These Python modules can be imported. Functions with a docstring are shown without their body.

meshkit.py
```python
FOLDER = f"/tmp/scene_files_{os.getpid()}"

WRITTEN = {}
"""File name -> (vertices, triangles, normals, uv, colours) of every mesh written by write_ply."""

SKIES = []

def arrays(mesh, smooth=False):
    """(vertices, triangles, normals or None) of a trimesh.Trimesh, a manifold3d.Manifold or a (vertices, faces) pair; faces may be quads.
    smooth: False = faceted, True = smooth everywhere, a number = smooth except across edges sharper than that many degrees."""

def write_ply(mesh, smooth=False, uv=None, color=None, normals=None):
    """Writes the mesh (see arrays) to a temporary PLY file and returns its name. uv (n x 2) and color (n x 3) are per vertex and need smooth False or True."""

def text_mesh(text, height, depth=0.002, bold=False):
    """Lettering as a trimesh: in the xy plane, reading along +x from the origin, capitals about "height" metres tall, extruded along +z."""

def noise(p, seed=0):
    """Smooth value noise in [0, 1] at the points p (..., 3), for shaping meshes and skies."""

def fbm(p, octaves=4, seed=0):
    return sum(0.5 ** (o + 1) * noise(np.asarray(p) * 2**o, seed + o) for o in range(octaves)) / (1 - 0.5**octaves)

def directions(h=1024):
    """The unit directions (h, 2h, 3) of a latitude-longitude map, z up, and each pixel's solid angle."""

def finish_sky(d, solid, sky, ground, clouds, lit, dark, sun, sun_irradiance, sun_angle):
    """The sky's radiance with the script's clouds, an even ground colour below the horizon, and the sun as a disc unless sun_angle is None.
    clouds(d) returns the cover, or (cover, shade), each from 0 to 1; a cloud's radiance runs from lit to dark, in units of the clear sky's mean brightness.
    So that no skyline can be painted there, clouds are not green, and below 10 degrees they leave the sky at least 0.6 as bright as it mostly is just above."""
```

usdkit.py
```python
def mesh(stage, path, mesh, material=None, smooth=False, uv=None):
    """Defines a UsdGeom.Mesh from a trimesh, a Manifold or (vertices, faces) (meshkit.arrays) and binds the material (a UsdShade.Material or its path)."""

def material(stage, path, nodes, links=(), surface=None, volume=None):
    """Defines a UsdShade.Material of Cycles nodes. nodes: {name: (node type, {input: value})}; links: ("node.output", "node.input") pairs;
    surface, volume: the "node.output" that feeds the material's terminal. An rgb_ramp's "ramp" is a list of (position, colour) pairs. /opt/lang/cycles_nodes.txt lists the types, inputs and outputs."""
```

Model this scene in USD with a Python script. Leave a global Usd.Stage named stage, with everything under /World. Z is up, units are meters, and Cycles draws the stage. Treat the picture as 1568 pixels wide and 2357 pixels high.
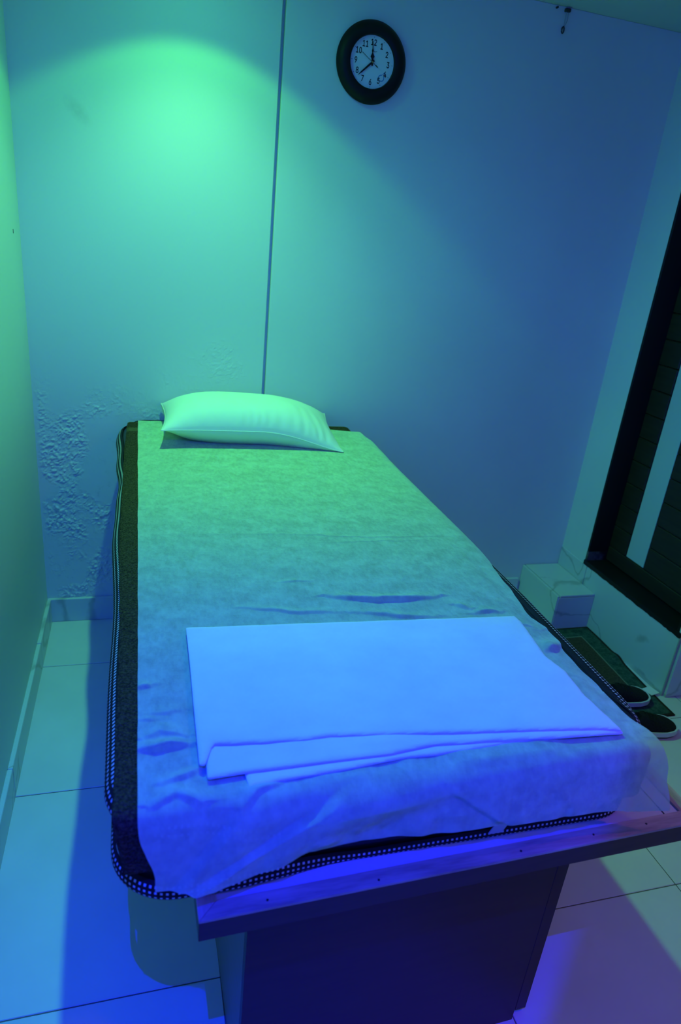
import math, random
import numpy as np, trimesh, usdkit, meshkit
from shapely.geometry import Polygon, Point, box as sbox
from pxr import Usd, UsdGeom, UsdLux, UsdShade, Gf, Sdf

random.seed(7)
RNG = np.random.default_rng(7)
stage = Usd.Stage.CreateInMemory()
UsdGeom.SetStageUpAxis(stage, 'Z')
UsdGeom.SetStageMetersPerUnit(stage, 1.0)
UsdGeom.Xform.Define(stage, '/World')

# ------------------------------------------------------------------ camera
F_PX = 1562.128
RC = np.array([[0.95977861, -0.26331349, 0.09742186],
               [0.01316189, 0.38881305, 0.92122265],
               [-0.28044924, -0.88288754, 0.37664015]])     # rows: camera right, up, back in world axes
CAM = np.array([0.35514, -2.47663, 1.5])
cam = UsdGeom.Camera.Define(stage, '/World/camera')
m4 = np.eye(4); m4[:3, :3] = RC; m4[3, :3] = CAM
cam.AddTransformOp().Set(Gf.Matrix4d(*m4.ravel().tolist()))
cam.CreateHorizontalApertureAttr(24.0)
cam.CreateVerticalApertureAttr(24.0 * 2357 / 1568)
cam.CreateFocalLengthAttr(24.0 * F_PX / 1568)
cam.CreateClippingRangeAttr(Gf.Vec2f(0.02, 50))
cam.CreateFStopAttr(4.0)
cam.CreateFocusDistanceAttr(1.55)
cam.CreateExposureAttr(0.0)

# ------------------------------------------------------------------ lights
CEIL = 2.28
GREEN_AT = (0.507, -0.38, CEIL - 0.012)
BLUE_AT = (0.28, -2.55, CEIL - 0.03)

def set_light(l, color, intensity, spec=1.0):
    l.CreateColorAttr(Gf.Vec3f(*color)); l.CreateIntensityAttr(intensity)
    l.CreateNormalizeAttr(True)
    return l

def spot(path, at, color, intensity, radius, angle, soft, aim=None):
    l = UsdLux.SphereLight.Define(stage, path)
    set_light(l, color, intensity); l.CreateRadiusAttr(radius)
    s = UsdLux.ShapingAPI.Apply(l.GetPrim())
    s.CreateShapingConeAngleAttr(angle); s.CreateShapingConeSoftnessAttr(soft)
    m = np.eye(4); m[3, :3] = at                          # a light looks down its own -z
    if aim is not None:
        zz = np.array(at, float) - np.array(aim, float); zz /= np.linalg.norm(zz)
        xx = np.cross([0, 1, 0], zz); xx /= np.linalg.norm(xx); m[0, :3], m[1, :3], m[2, :3] = xx, np.cross(zz, xx), zz
    l.AddTransformOp().Set(Gf.Matrix4d(*m.ravel().tolist()))
    return l

def disk_(path, at, color, intensity, radius):
    l = UsdLux.DiskLight.Define(stage, path)
    set_light(l, color, intensity); l.CreateRadiusAttr(radius); l.AddTranslateOp().Set(Gf.Vec3d(*at))
    return l

# green spotlight: a bright core, the cut-off of its reflector, and some spill past it
spot('/World/green_lamp_light', GREEN_AT, (0.11, 0.98, 0.12), 3.0, 0.018, 56.0, 0.18)
spot('/World/green_lamp_core', GREEN_AT, (0.42, 2.35, 0.80), 5.0, 0.018, 50.0, 1.0)
spot('/World/green_lamp_bed_beam', GREEN_AT, (0.29, 2.4, 0.34), 5.0, 0.018, 62.0, 1.0, aim=(1.30, -1.20, .8))  # extra beam aimed at the bed, brightens sheet and right wall
disk_('/World/green_lamp_spill', GREEN_AT, (0.04, 0.41, 0.19), 1.0, 0.04)
# blue spotlight with an unseen blocker that darkens the right-hand floor
spot('/World/blue_lamp_light', BLUE_AT, (0.0, 0.004, 0.68), 20.0, 0.003, 88.0, 0.3)
spot('/World/blue_lamp_core', BLUE_AT, (0.0, 0.006, 2.40), 20.0, 0.003, 55.0, 1.0)
disk_('/World/blue_lamp_spill', BLUE_AT, (0.0, 0.001, 0.35), 6.0, 0.004)
# out of view: pinkish lamp tints floor beside the bed, dim lamp lifts ambient
spot('/World/unseen_pink_lamp_light', (1.85, -2.10, CEIL - 0.02), (0.36, 0.06, 0.24), 10.0, 0.03, 36.0, 0.7)
disk_('/World/unseen_dim_lamp_light', (1.75, -2.72, CEIL - 0.02), (0.075, 0.06, 0.08), 6.0, 0.06)

# ------------------------------------------------------------------ helpers
W = '/World'
used = {}
def numbered(parent, name):
    k = (parent, name); n = used.get(k, 0); used[k] = n + 1
    return name if n == 0 else f'{name}_{n:03d}'

def setp(prim, **kw):
    for k, v in kw.items():
        if v: prim.SetCustomDataByKey(k, v)

def path_of(p):
    return W if p is None else str(p.GetPath())

def obj(name, mesh, mat, parent=None, smooth=False, uv=None, label=None, cat=None, group=None, kind=None):
    p = path_of(parent)
    o = usdkit.mesh(stage, f'{p}/{numbered(p, name)}', mesh, MAT[mat], smooth=smooth, uv=uv).GetPrim()
    setp(o, label=label, category=cat, group=group, kind=kind)
    return o

def thing(name, loc=(0, 0, 0), rz=0, label=None, cat=None, group=None, kind=None, rx=0):
    x = UsdGeom.Xform.Define(stage, f'{W}/{numbered(W, name)}')
    x.AddTranslateOp().Set(Gf.Vec3d(*loc))
    if rz: x.AddRotateZOp().Set(rz)
    if rx: x.AddRotateXOp().Set(rx)
    setp(x.GetPrim(), label=label, category=cat, group=group, kind=kind)
    return x.GetPrim()

def cat_(*ms):
    ms = [trimesh.Trimesh(*m, process=False) if isinstance(m, tuple) else m for m in ms]
    return trimesh.util.concatenate(ms)

def bx(x0, x1, y0, y1, z0, z1, c=0.0):
    """box with chamfered edges"""
    lo, hi = np.minimum([x0, y0, z0], [x1, y1, z1]), np.maximum([x0, y0, z0], [x1, y1, z1])
    if c <= 0:
        m = trimesh.creation.box(hi - lo); m.apply_translation((lo + hi) / 2); return m
    c = min(c, (hi - lo).min() * 0.45)
    pts = []
    for a in range(3):
        l, h = lo + c, hi - c
        l = l.copy(); h = h.copy(); l[a] = lo[a]; h[a] = hi[a]
        for i in np.ndindex(2, 2, 2):
            pts.append([(l, h)[i[k]][k] for k in range(3)])
    return trimesh.convex.convex_hull(np.array(pts))

def prism(poly, z0, z1):
    m = trimesh.creation.extrude_polygon(poly, z1 - z0, engine='earcut'); m.apply_translation([0, 0, z0]); return m

def tube(pts, r, seg=8):
    pts = np.asarray(pts, float); r = np.broadcast_to(r, len(pts))
    t = np.gradient(pts, axis=0); t /= np.linalg.norm(t, axis=1, keepdims=True)
    ref = np.array([0, 0, 1.0]) if abs(t[:, 2]).mean() < .8 else np.array([1.0, 0, 0])
    a = np.cross(t, ref); a /= np.linalg.norm(a, axis=1, keepdims=True); b = np.cross(t, a)
    th = np.arange(seg) / seg * 2 * np.pi
    v = (pts[:, None] + r[:, None, None] * (np.cos(th)[None, :, None] * a[:, None] + np.sin(th)[None, :, None] * b[:, None])).reshape(-1, 3)
    f = []
    n = len(pts)
    for i in range(n - 1):
        for j in range(seg):
            k = (j + 1) % seg
            f += [[i*seg+j, i*seg+k, (i+1)*seg+k], [i*seg+j, (i+1)*seg+k, (i+1)*seg+j]]
    v = np.vstack([v, pts[0], pts[-1]])
    for j in range(seg):
        k = (j + 1) % seg
        f += [[len(v)-2, k, j], [len(v)-1, (n-1)*seg+j, (n-1)*seg+k]]
    m = trimesh.Trimesh(v, f, process=False); m.fix_normals(); return m

def lathe(profile, seg=64):
    """profile of (r, z) revolved about z"""
    return trimesh.creation.revolve(np.array(profile, float), sections=seg)

def grid(P, closed_u=False):
    """(nu, nv, 3) points -> quads as triangles"""
    nu, nv = P.shape[:2]
    idx = np.arange(nu * nv).reshape(nu, nv)
    if closed_u: idx = np.vstack([idx, idx[:1]])
    a, b, c, d = idx[:-1, :-1], idx[1:, :-1], idx[1:, 1:], idx[:-1, 1:]
    f = np.vstack([np.stack([a, b, c], -1).reshape(-1, 3), np.stack([a, c, d], -1).reshape(-1, 3)])
    return trimesh.Trimesh(P.reshape(-1, 3), f, process=False)

def smoothstep(a, b, x):
    t = np.clip((np.asarray(x, float) - a) / (b - a), 0, 1); return t * t * (3 - 2 * t)

def fbm2(x, y, s, o=4, seed=0):
    return meshkit.fbm(np.stack([x * s, y * s, np.full_like(x * 1.0, seed * 3.7)], -1), o, seed) - 0.5

def ray(px, py):
    return RC.T @ np.array([px - 784, -(py - 1178.5), -F_PX])
def at_z(p, z):
    v = ray(*p); return CAM + v * (z - CAM[2]) / v[2]

# ------------------------------------------------------------------ materials
MAT = {}
def material(name, nodes, links, surface='p.BSDF'):
    MAT[name] = usdkit.material(stage, f'{W}/Looks/{name}', nodes, links, surface=surface); return MAT[name]

def plain(name, color, rough=0.5, spec=0.5, **kw):
    return material(name, {'p': ('principled_bsdf', {'base_color': color, 'roughness': rough, 'specular_ior_level': spec, **kw})}, [])

def mottled(name, c0, c1, scale, rough=0.5, spec=0.5, bump=0.0, bscale=None, detail=4, dist=0.002, stretch=(1, 1, 1), lo=.35, hi=.65, **kw):
    n = {'g': ('geometry', {}), 'm': ('mapping', {'scale': stretch}),
         'n': ('noise_texture', {'scale': scale, 'detail': float(detail), 'roughness': 0.6}),
         'r': ('rgb_ramp', {'ramp': [(lo, c0), (hi, c1)]}),
         'p': ('principled_bsdf', {'roughness': rough, 'specular_ior_level': spec, **kw})}
    l = [('g.position', 'm.vector'), ('m.vector', 'n.vector'), ('n.fac', 'r.fac'), ('r.color', 'p.base_color')]
    if bump:
        n['b'] = ('bump', {'strength': bump, 'distance': dist}); n['n2'] = ('noise_texture', {'scale': bscale or scale, 'detail': 3.0})
        l += [('m.vector', 'n2.vector'), ('n2.fac', 'b.height'), ('b.normal', 'p.normal')]
    return material(name, n, l)

mottled('wall_paint', (.70, .72, .70), (.74, .76, .74), 2.0, .55, .35, bump=.12, bscale=180, dist=.0008)
mottled('wall_paint_left', (.68, .75, .70), (.71, .78, .73), 2.0, .42, .4, bump=.05, bscale=90, dist=.0006)
plain('wall_bounce_tone', (.40, .38, .62), .6, .3)  # unseen wall, toned grey-blue to cut green bounce
mottled('ceiling_paint', (.56, .66, .58), (.58, .68, .60), 3.0, .7, .3)
plain('groove_dark', (.05, .05, .055), .8, .2)
plain('groove_paint', (.74, .76, .78), .7, .3)
mottled('floor_tile', (.64, .64, .62), (.70, .70, .68), 3.0, .33, .45, bump=.03, bscale=220, dist=.0004)
plain('grout', (.16, .16, .15), .9, .2)
plain('grout_pale', (.45, .44, .44), .9, .2)

def marble(name, base, vein, scale=2.2):
    material(name, {'g': ('geometry', {}), 'm': ('mapping', {'rotation': (0.4, 0.9, 0.5)}),
        'd': ('noise_texture', {'scale': scale * 1.3, 'detail': 5.0, 'roughness': .6}),
        'mx': ('mix_vector', {'fac': 0.16}),
        'w': ('noise_texture', {'scale': scale, 'detail': 2.0, 'roughness': .5, 'distortion': 1.2}),
        's': ('math', {'math_type': 'subtract', 'value2': 0.5}), 'a': ('math', {'math_type': 'absolute'}),
        'r': ('rgb_ramp', {'ramp': [(0.0, vein), (0.003, vein), (0.014, base), (1, base)]}),
        'p': ('principled_bsdf', {'roughness': .3, 'specular_ior_level': .45})},
        [('g.position', 'm.vector'), ('m.vector', 'd.vector'), ('m.vector', 'mx.a'), ('d.color', 'mx.b'), ('mx.result', 'w.vector'),
         ('w.fac', 's.value1'), ('s.value', 'a.value1'), ('a.value', 'r.fac'), ('r.color', 'p.base_color')])
marble('marble', (.64, .66, .66), (.44, .46, .45), 1.7)

# damp, blistered plaster of the back wall: dirt spots low down, a scuff higher up
material('wall_plaster', {'g': ('geometry', {}), 'sx': ('separate_xyz', {}),
    'n': ('noise_texture', {'scale': 28.0, 'detail': 5.0, 'roughness': .65}),
    'n0': ('noise_texture', {'scale': 5.0, 'detail': 3.0}),
    'hz': ('map_range', {'from_min': .95, 'from_max': .35, 'to_min': 0.0, 'to_max': 1.0, 'clamp': True}),
    'r': ('rgb_ramp', {'ramp': [(.56, (0, 0, 0)), (.70, (1, 1, 1))]}),
    'r0': ('rgb_ramp', {'ramp': [(.42, (0, 0, 0)), (.62, (1, 1, 1))]}),
    'f1': ('math', {'math_type': 'multiply'}), 'f2': ('math', {'math_type': 'multiply'}), 'f3': ('math', {'math_type': 'multiply', 'value2': .55}),
    'c': ('mix_color', {'a': (.72, .74, .72), 'b': (.30, .33, .31)}),
    # scuff
    'dv': ('vector_math', {'math_type': 'subtract', 'vector2': (.185, 0, 1.765)}),
    'rv': ('vector_rotate', {'rotate_type': 'y_axis', 'angle': -0.75}),
    'sv': ('vector_math', {'math_type': 'multiply', 'vector2': (18, 0, 38)}),
    'ln': ('vector_math', {'math_type': 'length'}),
    'sn': ('noise_texture', {'scale': 60.0, 'detail': 4.0}),
    'sr': ('map_range', {'from_min': 1.0, 'from_max': .3, 'to_min': 0, 'to_max': 1, 'clamp': True}),
    'sm': ('math', {'math_type': 'multiply'}), 'sm2': ('math', {'math_type': 'multiply', 'value2': .45}),
    'c2': ('mix_color', {'b': (.38, .40, .38)}),
    'bn': ('noise_texture', {'scale': 160.0, 'detail': 3.0}), 'b': ('bump', {'strength': .15, 'distance': .0012}),
    'p': ('principled_bsdf', {'roughness': .55, 'specular_ior_level': .35})},
    [('g.position', 'sx.vector'), ('g.position', 'n.vector'), ('g.position', 'n0.vector'), ('g.position', 'bn.vector'), ('g.position', 'sn.vector'),
     ('sx.z', 'hz.value'), ('n.fac', 'r.fac'), ('n0.fac', 'r0.fac'), ('r.color', 'f1.value1'), ('r0.color', 'f1.value2'),
     ('f1.value', 'f2.value1'), ('hz.result', 'f2.value2'), ('f2.value', 'f3.value1'), ('f3.value', 'c.fac'),
     ('g.position', 'dv.vector1'), ('dv.vector', 'rv.vector'), ('rv.vector', 'sv.vector1'), ('sv.vector', 'ln.vector1'), ('ln.value', 'sr.value'),
     ('sr.result', 'sm.value1'), ('sn.fac', 'sm.value2'), ('sm.value', 'sm2.value1'), ('sm2.value', 'c2.fac'), ('c.result', 'c2.a'),
     ('c2.result', 'p.base_color'), ('bn.fac', 'b.height'), ('b.normal', 'p.normal')])

def wood(name, c0, c1, rough, stretch, scale=9.0, spec=.4, bump=.1):
    mottled(name, c0, c1, scale, rough, spec, bump=bump, bscale=scale * 4, detail=6, dist=.0006, stretch=stretch, lo=.3, hi=.7)
wood('dark_laminate', (.050, .028, .024), (.062, .034, .028), .42, (1, 1, 6))
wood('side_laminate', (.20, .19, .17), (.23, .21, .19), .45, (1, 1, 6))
wood('rail_wood', (.34, .25, .20), (.62, .50, .42), .5, (1.2, 9, 9), 7.0)
wood('rail_wood_side', (.34, .25, .20), (.62, .50, .42), .5, (9, 1.2, 9), 7.0)
wood('rail_face', (.060, .036, .030), (.080, .046, .036), .5, (1.5, 9, 9))
plain('white_laminate', (.72, .72, .74), .3, .5)
wood('door_wood', (.020, .015, .010), (.034, .024, .016), .5, (6, 1, 10), 8.0)
plain('door_black', (.008, .008, .009), .55, .3)
mottled('door_black_worn', (.008, .008, .009), (.10, .10, .10), 14, .6, .3, lo=.45, hi=.6)
plain('frosted_glass', (.55, .60, .60), .45, .5)
plain('clock_rim', (.006, .006, .007), .5, .25)
plain('clock_dial', (.74, .76, .80), .5, .3)
plain('clock_ink', (.012, .012, .014), .5, .3)
plain('clock_blue', (.06, .22, .55), .5, .3)
plain('clock_brass', (.35, .30, .16), .35, .5, metallic=.8)
plain('steel_dark', (.03, .03, .03), .4, .5)
plain('clear_plastic', (.40, .42, .42), .4, .5)
plain('paper', (.75, .75, .72), .7, .3)
plain('lamp_trim', (.75, .75, .75), .4, .5)
plain('blocker_black', (.004, .004, .004), .9, .1)  # matt black of the unseen blocker at the blue lamp
material('lamp_glow_green', {'e': ('emission', {'color': (.05, 1, .3), 'strength': 4.0})}, [], surface='e.emission')
material('lamp_glow_blue', {'e': ('emission', {'color': (.02, .04, 1), 'strength': 4.0})}, [], surface='e.emission')
material('unseen_lamp_glow', {'e': ('emission', {'color': (1, .6, .9), 'strength': 2.0})}, [], surface='e.emission')  # disc glow of the pinkish and dim lamps out of view
mottled('pillow_cloth', (.84, .83, .74), (.88, .87, .78), 6, .75, .2, bump=.06, bscale=900, dist=.0004, sheen_weight=.1)
mottled('towel_cloth', (.80, .73, .90), (.87, .80, .95), 8, .85, .15, bump=.35, bscale=520, dist=.0012, sheen_weight=.1)
mottled('terry', (.034, .022, .014), (.12, .08, .048), 260, .95, .05, bump=1.0, bscale=230, dist=.006, lo=.35, hi=.7)
mottled('terry_band', (.10, .075, .04), (.125, .09, .05), 30, .9, .05, bump=.15, bscale=400, dist=.001)
mottled('vinyl', (.010, .012, .014), (.020, .022, .026), 40, .38, .45, bump=.2, bscale=60, dist=.001)
plain('stitch', (.26, .27, .30), .8, .2)
mottled('mat_field', (.050, .038, .026), (.085, .062, .042), 120, .95, .1, bump=.6, bscale=350, dist=.002)
mottled('mat_border', (.018, .050, .040), (.06, .11, .08), 55, .95, .1, bump=.6, bscale=350, dist=.002)
plain('mat_line', (.16, .20, .15), .95, .1)
plain('mat_edge', (.035, .022, .018), .95, .1)
mottled('shoe_canvas', (.008, .009, .009), (.016, .017, .016), 200, .85, .15, bump=.4, bscale=500, dist=.001)
plain('shoe_rubber', (.62, .63, .62), .5, .4)
plain('shoe_sole', (.02, .02, .02), .8, .2)

# edging tape: three rows of pale dashes woven on black; st = (metres along, row 0..4)
material('edging_tape', {'u': ('uvmap', {'attribute': 'st'}), 's': ('separate_xyz', {}),
    'u1': ('math', {'math_type': 'multiply', 'value2': 1 / .0080}), 'u2': ('math', {'math_type': 'fraction'}),
    'u3': ('math', {'math_type': 'less_than', 'value2': .44}),
    'v2': ('math', {'math_type': 'fraction'}), 'v3': ('math', {'math_type': 'subtract', 'value2': .5}), 'v4': ('math', {'math_type': 'absolute'}),
    'v5': ('math', {'math_type': 'less_than', 'value2': .21}),
    'e1': ('math', {'math_type': 'greater_than', 'value2': 0.0}), 'e2': ('math', {'math_type': 'less_than', 'value2': 3.0}),
    'k1': ('math', {'math_type': 'multiply'}), 'k2': ('math', {'math_type': 'multiply'}), 'k3': ('math', {'math_type': 'multiply'}),
    'c': ('mix_color', {'a': (.012, .012, .018), 'b': (.72, .72, .74)}),
    'p': ('principled_bsdf', {'roughness': .75, 'specular_ior_level': .2})},
    [('u.UV', 's.vector'), ('s.x', 'u1.value1'), ('u1.value', 'u2.value1'), ('u2.value', 'u3.value1'),
     ('s.y', 'v2.value1'), ('v2.value', 'v3.value1'), ('v3.value', 'v4.value1'), ('v4.value', 'v5.value1'),
     ('s.y', 'e1.value1'), ('s.y', 'e2.value1'), ('u3.value', 'k1.value1'), ('v5.value', 'k1.value2'),
     ('e1.value', 'k2.value1'), ('e2.value', 'k2.value2'), ('k1.value', 'k3.value1'), ('k2.value', 'k3.value2'),
     ('k3.value', 'c.fac'), ('c.result', 'p.base_color')])

# thin non-woven sheet: fibres of uneven density let what lies beneath show through
material('nonwoven', {'g': ('geometry', {}), 'm': ('mapping', {'rotation': (0, 0, .5), 'scale': (1.0, .5, .7)}),
    'n': ('noise_texture', {'scale': 95.0, 'detail': 5.0, 'roughness': .7}),
    'n2': ('noise_texture', {'scale': 22.0, 'detail': 4.0, 'roughness': .6}),
    'm2': ('mapping', {'rotation': (0, 0, -.9), 'scale': (.25, 1.0, .6)}),
    'n3': ('noise_texture', {'scale': 200.0, 'detail': 3.0, 'roughness': .7}),
    'a': ('math', {'math_type': 'multiply_add', 'value2': .45}), 'a2': ('math', {'math_type': 'multiply_add', 'value2': .12}), 'a3': ('math', {'math_type': 'multiply', 'value2': .43}),
    't': ('map_range', {'from_min': .40, 'from_max': .62, 'to_min': .34, 'to_max': .06, 'clamp': True}),
    'b': ('bump', {'strength': .22, 'distance': .0012}),
    'd': ('diffuse_bsdf', {'color': (.72, .88, .55), 'roughness': .6}), 'tl': ('translucent_bsdf', {'color': (.6, .72, .5)}),
    'x': ('mix_closure', {'fac': .18}), 'tr': ('transparent_bsdf', {'color': (.95, .95, .95)}), 'y': ('mix_closure', {})},
    [('g.position', 'm.vector'), ('g.position', 'm2.vector'), ('m.vector', 'n.vector'), ('g.position', 'n2.vector'), ('m2.vector', 'n3.vector'),
     ('n2.fac', 'a3.value1'), ('n3.fac', 'a2.value1'), ('a3.value', 'a2.value3'), ('n.fac', 'a.value1'), ('a2.value', 'a.value3'),
     ('a.value', 't.value'), ('a.value', 'b.height'), ('b.normal', 'd.normal'), ('d.BSDF', 'x.closure1'), ('tl.BSDF', 'x.closure2'),
     ('t.result', 'y.fac'), ('x.closure', 'y.closure1'), ('tr.BSDF', 'y.closure2')], surface='y.closure')

# ------------------------------------------------------------------ room shell
XL, XR, YB, YF = 0.0, 2.247, 0.0, -2.95
X_FAR = 3.4
S = 'structure'
floor = thing('floor', label='pale polished floor of large square tiles', cat='floor', kind=S)
obj('grout_bed', bx(XL - .1, X_FAR + .1, YF - .1, YB + .1, -.12, -.0015), 'grout', floor)
xs = [-.1, .505, 1.1, 1.7, 2.3, 2.9, 3.5]
ys = [.29, -.310, -.910, -1.506, -2.106, -2.706, -3.306]
g = .0014
for i in range(len(xs) - 1):
    for j in range(len(ys) - 1):
        x0, x1 = max(xs[i], XL) + g, min(xs[i + 1], X_FAR) - g
        y1, y0 = min(ys[j], YB) - g, max(ys[j + 1], YF) + g
        if x1 - x0 > .02 and y1 - y0 > .02:
            obj('tile', bx(x0, x1, y0, y1, -.012, 0, .0012), 'floor_tile', floor)

ceiling = obj('ceiling', bx(XL - .1, X_FAR + .1, YF - .1, YB + .1, CEIL, CEIL + .1), 'ceiling_paint', label='pale painted ceiling above the massage bed', cat='ceiling', kind=S)
obj('wall_left', bx(-.12, XL, YF, YB + .1, 0, CEIL), 'wall_paint_left', label='smooth pale wall along the left side of the bed', cat='wall', kind=S)
obj('unseen_wall_front', bx(XL - .1, X_FAR + .1, YF - .12, YF, 0, CEIL), 'wall_bounce_tone', label='unseen wall behind the viewer, toned grey blue to cut green bounce', cat='wall', kind=S)  # out of view; placed and toned for the light it bounces
obj('unseen_wall_far_right', bx(X_FAR, X_FAR + .12, YF, YB + .1, 0, CEIL), 'wall_paint', label='plain unseen wall beyond the right opening, closing the room for bounce light', cat='wall', kind=S)  # out of view; closes the room so light bounces back

# back wall: left plaster panel (blistered by damp), groove, right panel
wb = thing('wall_back', label='pale back wall behind the pillow with a vertical groove and damp blistered plaster', cat='wall', kind=S)
GX0, GX1 = .7865, .7985
obj('groove', bx(GX0 - .02, GX1 + .02, .022, .1, 0, CEIL), 'groove_paint', wb)
nx, nz = 380, 720
X, Z = np.meshgrid(np.linspace(0, GX0, nx), np.concatenate([np.linspace(0, 1.15, 600), np.linspace(1.15, CEIL, nz - 599)[1:]]), indexing='ij')
damp = smoothstep(1.06, .72, Z + .35 * fbm2(X, Z, 3.0, 3, 5) * 2) * (.35 + .65 * smoothstep(.42, .10, X + .4 * (fbm2(X, Z, 4, 3, 9))))
damp = damp + .35 * np.exp(-(((X - .62) / .14) ** 2 + ((Z - 1.03) / .07) ** 2)) + .12 * np.exp(-(((X - .38) / .2) ** 2 + ((Z - .93) / .05) ** 2))
damp = damp * smoothstep(0, .03, X) * smoothstep(GX0, GX0 - .02, X)
b1 = np.clip(1 - np.abs(fbm2(X, Z, 62, 3, 1)) * 5, 0, 1) * np.clip(fbm2(X, Z, 20, 2, 6) * 3 + .5, 0, 1)
b2 = np.clip(fbm2(X, Z, 105, 3, 2) * 3.2 - .15, -.3, 1)
patch = smoothstep(-.16, .10, fbm2(X, Z, 9, 3, 3))
disp = damp * patch * (.0026 * b1 + .0044 * b2) + damp * .0025 * fbm2(X, Z, 9, 3, 4)
P = np.stack([X, -np.clip(disp, -.004, .007), Z], -1)
left_panel = grid(P)
obj('panel', left_panel, 'wall_plaster', wb, smooth=True, label='left plaster panel with damp blisters')
obj('panel', bx(GX1, XR + .35, 0, .1, 0, CEIL, .0015), 'wall_paint', wb)
obj('panel_core', bx(-.1, GX0, .0085, .1, 0, CEIL), 'wall_paint', wb)

# right wall with a raised door
D0, D1, SILL, DTOP = -.177, -.772, .262, 2.06
wr = thing('wall_right', label='right wall holding the dark raised door', cat='wall', kind=S)
XW = XR + .30
obj('wall_pier', bx(XR, XW, D0, YB, 0, CEIL), 'wall_paint', wr)
obj('wall_pier', bx(XR, XW, -.787, D1, 0, CEIL), 'wall_paint', wr)
obj('lintel', bx(XR, XW, D1, D0, DTOP, CEIL), 'wall_paint', wr)
obj('plinth', bx(XR + .012, XW, D1, D0, 0, SILL - .008), 'grout_pale', wr)
def panel_x(y0, y1, z0, z1, name='tile', parent=wr, x=XR, mat='marble', t=.013):
    obj(name, bx(x - .004, x + t, y0, y1, z0, z1, .0012), mat, parent)
panel_x(-.2025, -.001, .001, .2535); panel_x(-.784, -.2050, .001, .2560)
obj('corner_strip', bx(XR - .0055, XR + .02, -.7885, -.7845, 0, .256), 'grout_pale', wr)
obj('tile', bx(XR + .004, XW, -.800, -.788, 0.001, .2535, .0012), 'marble', wr)

# door
dr = thing('door_1', label='dark brown boarded door with a frosted strip set in a black reveal above the plinth', cat='door', kind=S)
XD = 2.341
obj('jamb', bx(XR - .002, XW - .05, D0 - .012, D0 - .0005, SILL + .015, DTOP, .001), 'door_black', dr)
obj('jamb_foot', bx(XR - .0025, XD, D0 - .0125, D0 - .0004, SILL - .004, SILL + .055, .001), 'door_black_worn', dr)
obj('jamb', bx(XR - .002, XW - .05, D1 + .0005, D1 + .012, SILL, DTOP, .001), 'door_black', dr)
obj('head_jamb', bx(XR - .002, XW - .05, D1, D0, DTOP - .012, DTOP, .001), 'door_black', dr)
# sill with a ragged lower lip
yy = np.linspace(D1 - .0145, D0 + .0, 120)
lip = .006 * np.abs(fbm2(yy * 1.0, yy * 0, 40, 3, 6)) * 2
top = [(y, SILL + .012) for y in yy]
poly = Polygon([(y, SILL - .006 - l) for y, l in zip(yy, lip)] + top[::-1])
sill = prism(poly, 0, XD + .02 - (XR - .006))
sill.apply_transform(np.array([[0, 0, 1, XR - .006], [1, 0, 0, 0], [0, 1, 0, 0], [0, 0, 0, 1.0]])); sill.fix_normals()
obj('sill', sill, 'door_black', dr)
GY0, GY1, GZ0, GZ1 = -.303, -.413, .352, 1.90
yl0, yl1 = D0 - .0125, D1 + .0125
z = SILL + .016; k = 0
zs = [z, GZ0 - .006]
while zs[-1] < 2.0: zs.append(min(zs[-1] + .1, 2.045))
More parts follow.
